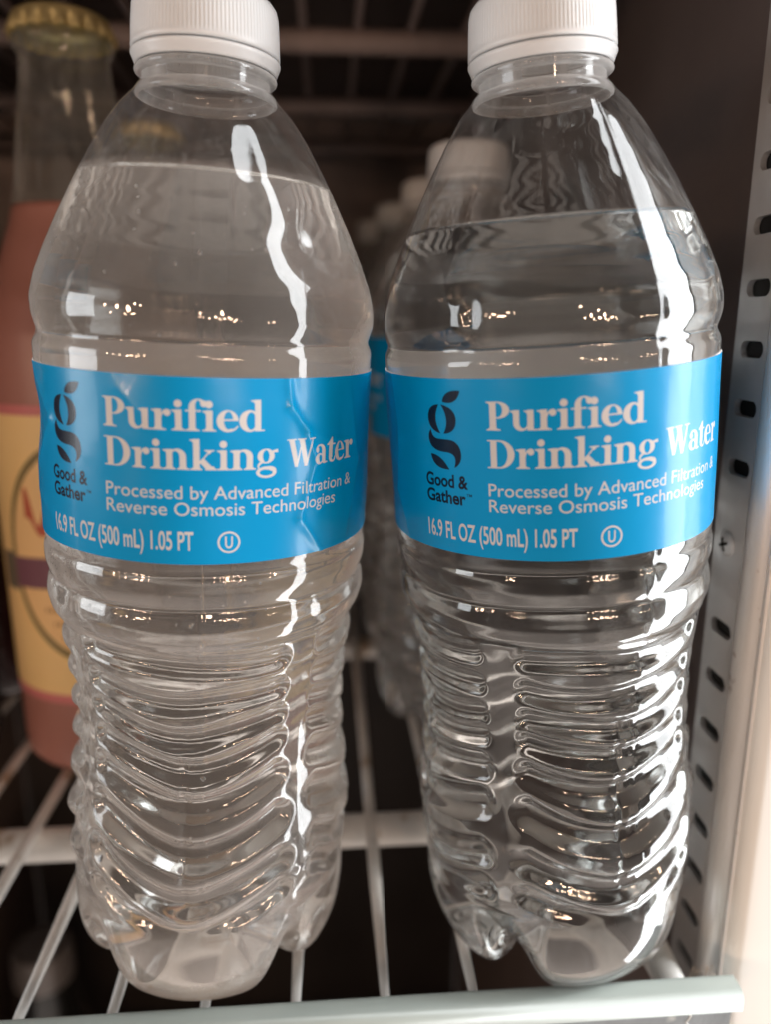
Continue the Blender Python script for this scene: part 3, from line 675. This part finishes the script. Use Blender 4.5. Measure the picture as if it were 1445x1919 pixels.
# ------------------------------------------------------------------ cabinet: side wall with slotted strip, white flange, other walls
M_steel = principled('brushed_steel', (.85, .84, .82), rough=.40, metal=.5, var=.15, vscale=40, stretch=(1, 1, .15), bump=.1, bscale=200, spots=(70, .66, (.30, .22, .16)))
M_strip = principled('galvanised_strip', (.56, .54, .525), rough=.45, metal=.45, var=.12, vscale=60, bump=.15, bscale=400)
M_white = principled('white_enamel', (.94, .95, .92), rough=.35, var=.02, vscale=20, spots=(95, .70, (.78, .60, .33)), coat=.2)
M_back = principled('brown_back_panel', (.34, .27, .25), rough=.6, var=.2, vscale=10)
M_liner = principled('dark_liner', (.10, .078, .072), rough=.5, var=.25, vscale=12)
M_black = principled('recess_shade_black', (.006, .006, .006), rough=.9)  # black used as shade in the slots and the screw head
Z0, Z1 = -560.0, 268.0
def wall_profile(name, pts, mat, z0=Z0, z1=Z1, smooth=True):
    n = len(pts); V = [(x, y, z0) for x, y in pts]+[(x, y, z1) for x, y in pts]
    F = [(i, i+1, n+i+1, n+i) for i in range(n-1)]
    return mesh_np(name, V, F, smooth, mat)
cab = bpy.data.objects.new('fridge_cabinet', None); COL.objects.link(cab)
cab['label'] = 'fridge cabinet with white front edge and steel side wall, right of the water bottles'; cab['category'] = 'fridge'
KS = 1.035                                  # the side wall stands this much farther out than the rim end
fl = [(x*KS, y*KS) for x, y in [(86.9, 139.4)]+[(90.4-3.6*math.cos(rad(a)), 140.2-3.6*math.sin(rad(a))) for a in np.linspace(4, 90, 12)]+[(92, 136.5), (100, 136.4), (240, 136.4), (240, 150)]]
obj('front_flange', wall_profile('flange', fl, M_white), cab)
def trim(p): return wall_profile('trim', [(x*KS, y*KS) for x, y in p], M_steel)
obj('edge_trim', trim([(87.2, 139.0), (86.6, 138.9), (86.3, 139.2), (86.6, 140.2), (87.2, 141.4)]), cab)
obj('side_trim', trim([(87.3, 141.3), (86.9, 141.5), (86.3, 141.9), (85.2, 143.0), (84.7, 144.6), (84.9, 146.4), (85.9, 148.0), (87.0, 148.8)]), cab)
obj('side_wall', wall_profile('wallr', [(93.5, 143.5), (97, 155), (97, 520)], M_liner, smooth=False), cab)
obj('left_wall', wall_profile('walll', [(-228, 520), (-228, 150)], M_liner, smooth=False), cab)  # unseen wall drawn inward to cut the light inside
obj('back_wall', wall_profile('wallb', [(97.5, 520.5), (-300.5, 520.5)], M_back, z0=-15, smooth=False), cab)
M_low = principled('lower_shade_black', (.030, .024, .022), rough=.5, var=.3, vscale=14)  # shade below the shelf put into this near-black colour of back and floor
obj('lower_back_shade', wall_profile('wallc', [(97.5, 520.8), (-300.5, 520.8)], M_low, z1=-15, smooth=False), cab)  # lower part of the back wall, split off for that painted shade
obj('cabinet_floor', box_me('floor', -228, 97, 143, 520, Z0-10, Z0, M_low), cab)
obj('light_stop_roof', box_me('roof', -228, 97, 143, 520, Z1, Z1+10, M_liner), cab)  # roof set low over the upper shelf to hold back light
obj('left_flange', box_me('lf', -420, -228.5, 141, 150, Z0, Z1, M_white), cab)
# slotted strip: plate cells with stadium holes
slots = [145+z*1.035 for z in (116, 103.8, 91.6, 79.4, 67.2, 55, 42.8, 30.8, 18.8, 6.8, -5.3, -17.3, -29.8, -66, -78.4, -90.8, -103.4, -115.8, -128.3, -140.6, -153, -165.5)]
strip = bpy.data.objects.new('slotted_shelf_strip', None); COL.objects.link(strip)
strip['label'] = 'grey slotted metal strip screwed upright to the right side wall'; strip['category'] = 'shelf strip'
Ya, Yb, XP = 154.2, 167.0, 89.3
def plate():
    V = []; F = []; zs = sorted(slots); NN = 28
    def quad(z0, z1):
        b = len(V); V.extend([(XP, Ya, z0), (XP, Yb, z0), (XP, Yb, z1), (XP, Ya, z1)]); F.append((b, b+1, b+2, b+3))
    zc = [Z0]; edges = []
    for z in zs: edges.append((z-5.6, z+5.6))
    prevz = -60
    for (a, b), z in zip(edges, zs):
        quad(prevz, a); prevz = b
        base = len(V); ym = 159.9
        inn, outr, inn2 = [], [], []
        for k in range(NN):
            t = 2*math.pi*k/NN; cx_, sx_ = math.cos(t), math.sin(t)
            yy = (2.7 if cx_ > 1e-6 else -2.7 if cx_ < -1e-6 else 0)+1.8*cx_; zz = 1.8*sx_
            inn.append((XP, ym+yy, z+zz)); inn2.append((XP+1.3, ym+yy, z+zz))
            hy = (Yb-ym) if cx_ >= 0 else (ym-Ya); s = 1/max(abs(cx_)/hy, abs(sx_)/5.6) if True else 0
            outr.append((XP, ym+s*cx_, z+s*sx_))
        V.extend(outr); V.extend(inn); V.extend(inn2)
        for k in range(NN):
            k2 = (k+1) % NN
            F.append((base+k, base+k2, base+NN+k2, base+NN+k)); F.append((base+NN+k, base+NN+k2, base+2*NN+k2, base+2*NN+k))
        # corners of the cell
        cidx = len(V); V.extend([(XP, Yb, b), (XP, Ya, b), (XP, Ya, a), (XP, Yb, a)])
        O = np.array(outr)
        def pick(cond_y, cond_z):
            ks = [k for k in range(NN) if abs(O[k, 1]-cond_y) < 1e-3]; kz = [k for k in range(NN) if abs(O[k, 2]-cond_z) < 1e-3]
            ky = min(ks, key=lambda k: abs(O[k, 2]-cond_z)); kk = min(kz, key=lambda k: abs(O[k, 1]-cond_y)); return base+ky, base+kk
        for q, (yy, zz) in enumerate([(Yb, b), (Ya, b), (Ya, a), (Yb, a)]):
            p1, p2 = pick(yy, zz)
            if p1 != p2: F.append((cidx+q, p1, p2))
    quad(prevz, Z1)
    # far return edge
    b = len(V); V.extend([(XP, Yb, -60), (XP+.25, Yb+.5, -60), (XP+5, Yb+.5, -60), (XP, Yb, Z1), (XP+.25, Yb+.5, Z1), (XP+5, Yb+.5, Z1)])
    F.extend([(b, b+1, b+4, b+3), (b+1, b+2, b+5, b+4)])
    b = len(V); V.extend([(XP, Ya, -60), (XP+3, Ya, -60), (XP+3, Ya, Z1), (XP, Ya, Z1)]); F.append((b, b+1, b+2, b+3))
    return mesh_np('plate', V, F, False, M_strip)
obj('slotted_plate', plate(), strip)
obj('slot_shade_sheet', box_me('back', XP+1.6, XP+3, 155, 166.5, -59, Z1-1, M_black), strip)  # black sheet gives the shade inside the slots
# cross-head screw
bm = bmesh.new()
bmesh.ops.create_uvsphere(bm, u_segments=32, v_segments=16, radius=2.9*S)
bmesh.ops.delete(bm, geom=[v for v in bm.verts if v.co.z < -1e-6], context='VERTS')
for v in bm.verts: v.co.z *= .42
me = bpy.data.meshes.new('screw'); bm.to_mesh(me); bm.free(); me.materials.append(M_strip)
me.polygons.foreach_set('use_smooth', np.full(len(me.polygons), True, dtype=bool))
sc_ = obj('screw_head', me, strip); sc_.location = Vector((XP-.02, 160.7, 145-48.4))*S; sc_.rotation_euler = (0, rad(-90), 0)
for a in (20, 110):
    c = obj('cross_recess_shade', box_me('rec', -1.55, 1.55, -.33, .33, .95, 1.26, M_black), sc_); c.rotation_euler = (0, 0, rad(a))  # black bars laid on the head as the shade of its recess

# upper shelf seen from below
M_upper = principled('dark_coated_wire', (.27, .21, .195), rough=.5, var=.2, vscale=50)  # dark brown coating, shared by the upper and lower shelves
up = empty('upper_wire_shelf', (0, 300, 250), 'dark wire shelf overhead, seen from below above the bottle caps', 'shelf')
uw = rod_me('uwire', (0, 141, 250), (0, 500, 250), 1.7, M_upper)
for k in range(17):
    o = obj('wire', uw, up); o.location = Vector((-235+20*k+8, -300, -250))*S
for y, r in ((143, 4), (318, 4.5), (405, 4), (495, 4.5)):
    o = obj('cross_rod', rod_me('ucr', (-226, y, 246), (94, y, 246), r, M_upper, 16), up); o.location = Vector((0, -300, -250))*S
# lower shelf and a bottle standing on it
lw = empty('lower_wire_shelf', (0, 300, -388), 'dark wire shelf far below, seen through the wires', 'shelf')
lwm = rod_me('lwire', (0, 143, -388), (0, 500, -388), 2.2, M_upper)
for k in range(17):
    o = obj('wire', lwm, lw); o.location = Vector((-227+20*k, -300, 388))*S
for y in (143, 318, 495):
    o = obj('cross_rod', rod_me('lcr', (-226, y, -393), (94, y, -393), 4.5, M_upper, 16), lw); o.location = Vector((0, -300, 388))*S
M_dglass = principled('dark_green_glass', (.006, .008, .008), rough=.06, coat=1.0)
M_silver = principled('silver_foil', (.20, .19, .19), rough=.3, metal=.4, var=.1)
wb = empty('glass_bottle', (-158, 356, -384), 'dark glass bottle with a silver cap on the shelf below, bottom left', 'bottle')
V, F = lathe(dense([(.05, 0), (34, 0), (37, 4), (37, 95), (33, 118), (24, 140), (17, 160), (15, 190), (14.5, 200)], 3), 48); obj('bottle_body', mesh_np('wbb', V, F, True, M_dglass), wb)
V, F = lathe(dense([(15.2, 188), (15.5, 190), (15.2, 206), (14.2, 207.5), (.05, 208)], 2), 48); obj('bottle_cap', mesh_np('wbc', V, F, True, M_silver), wb)

# hair and lint in the corner of the shelf
M_hair = principled('tan_fibre', (.36, .26, .18), rough=.6)
lint = empty('lint_tuft', (84, 138.6, 1), 'tan hair and lint caught in the right corner of the shelf rim', 'lint')
for k in range(9):
    x0 = rng.uniform(-4, 2); pts = []
    h_ = rng.uniform(1.2, 4.2); w_ = rng.uniform(-3.2, 3.2); cu_ = rng.uniform(.5, 2.5)
    for i in range(14):
        t = i/13; pts.append((x0+w_*t+cu_*math.sin(t*4+k), .3+.4*math.sin(t*5+k), h_*math.sin(math.pi*t)*.9+.5*math.sin(t*9+k)))
    V = []
    for p in pts:
        for a in range(5): V.append((p[0]+.05*math.cos(a*1.2566), p[1]+.05*math.sin(a*1.2566), p[2]))
    obj('hair_strand', mesh_np('hair', V, [tuple(int(q) for q in f) for f in grid_faces(14, 5)], True, M_hair), lint)
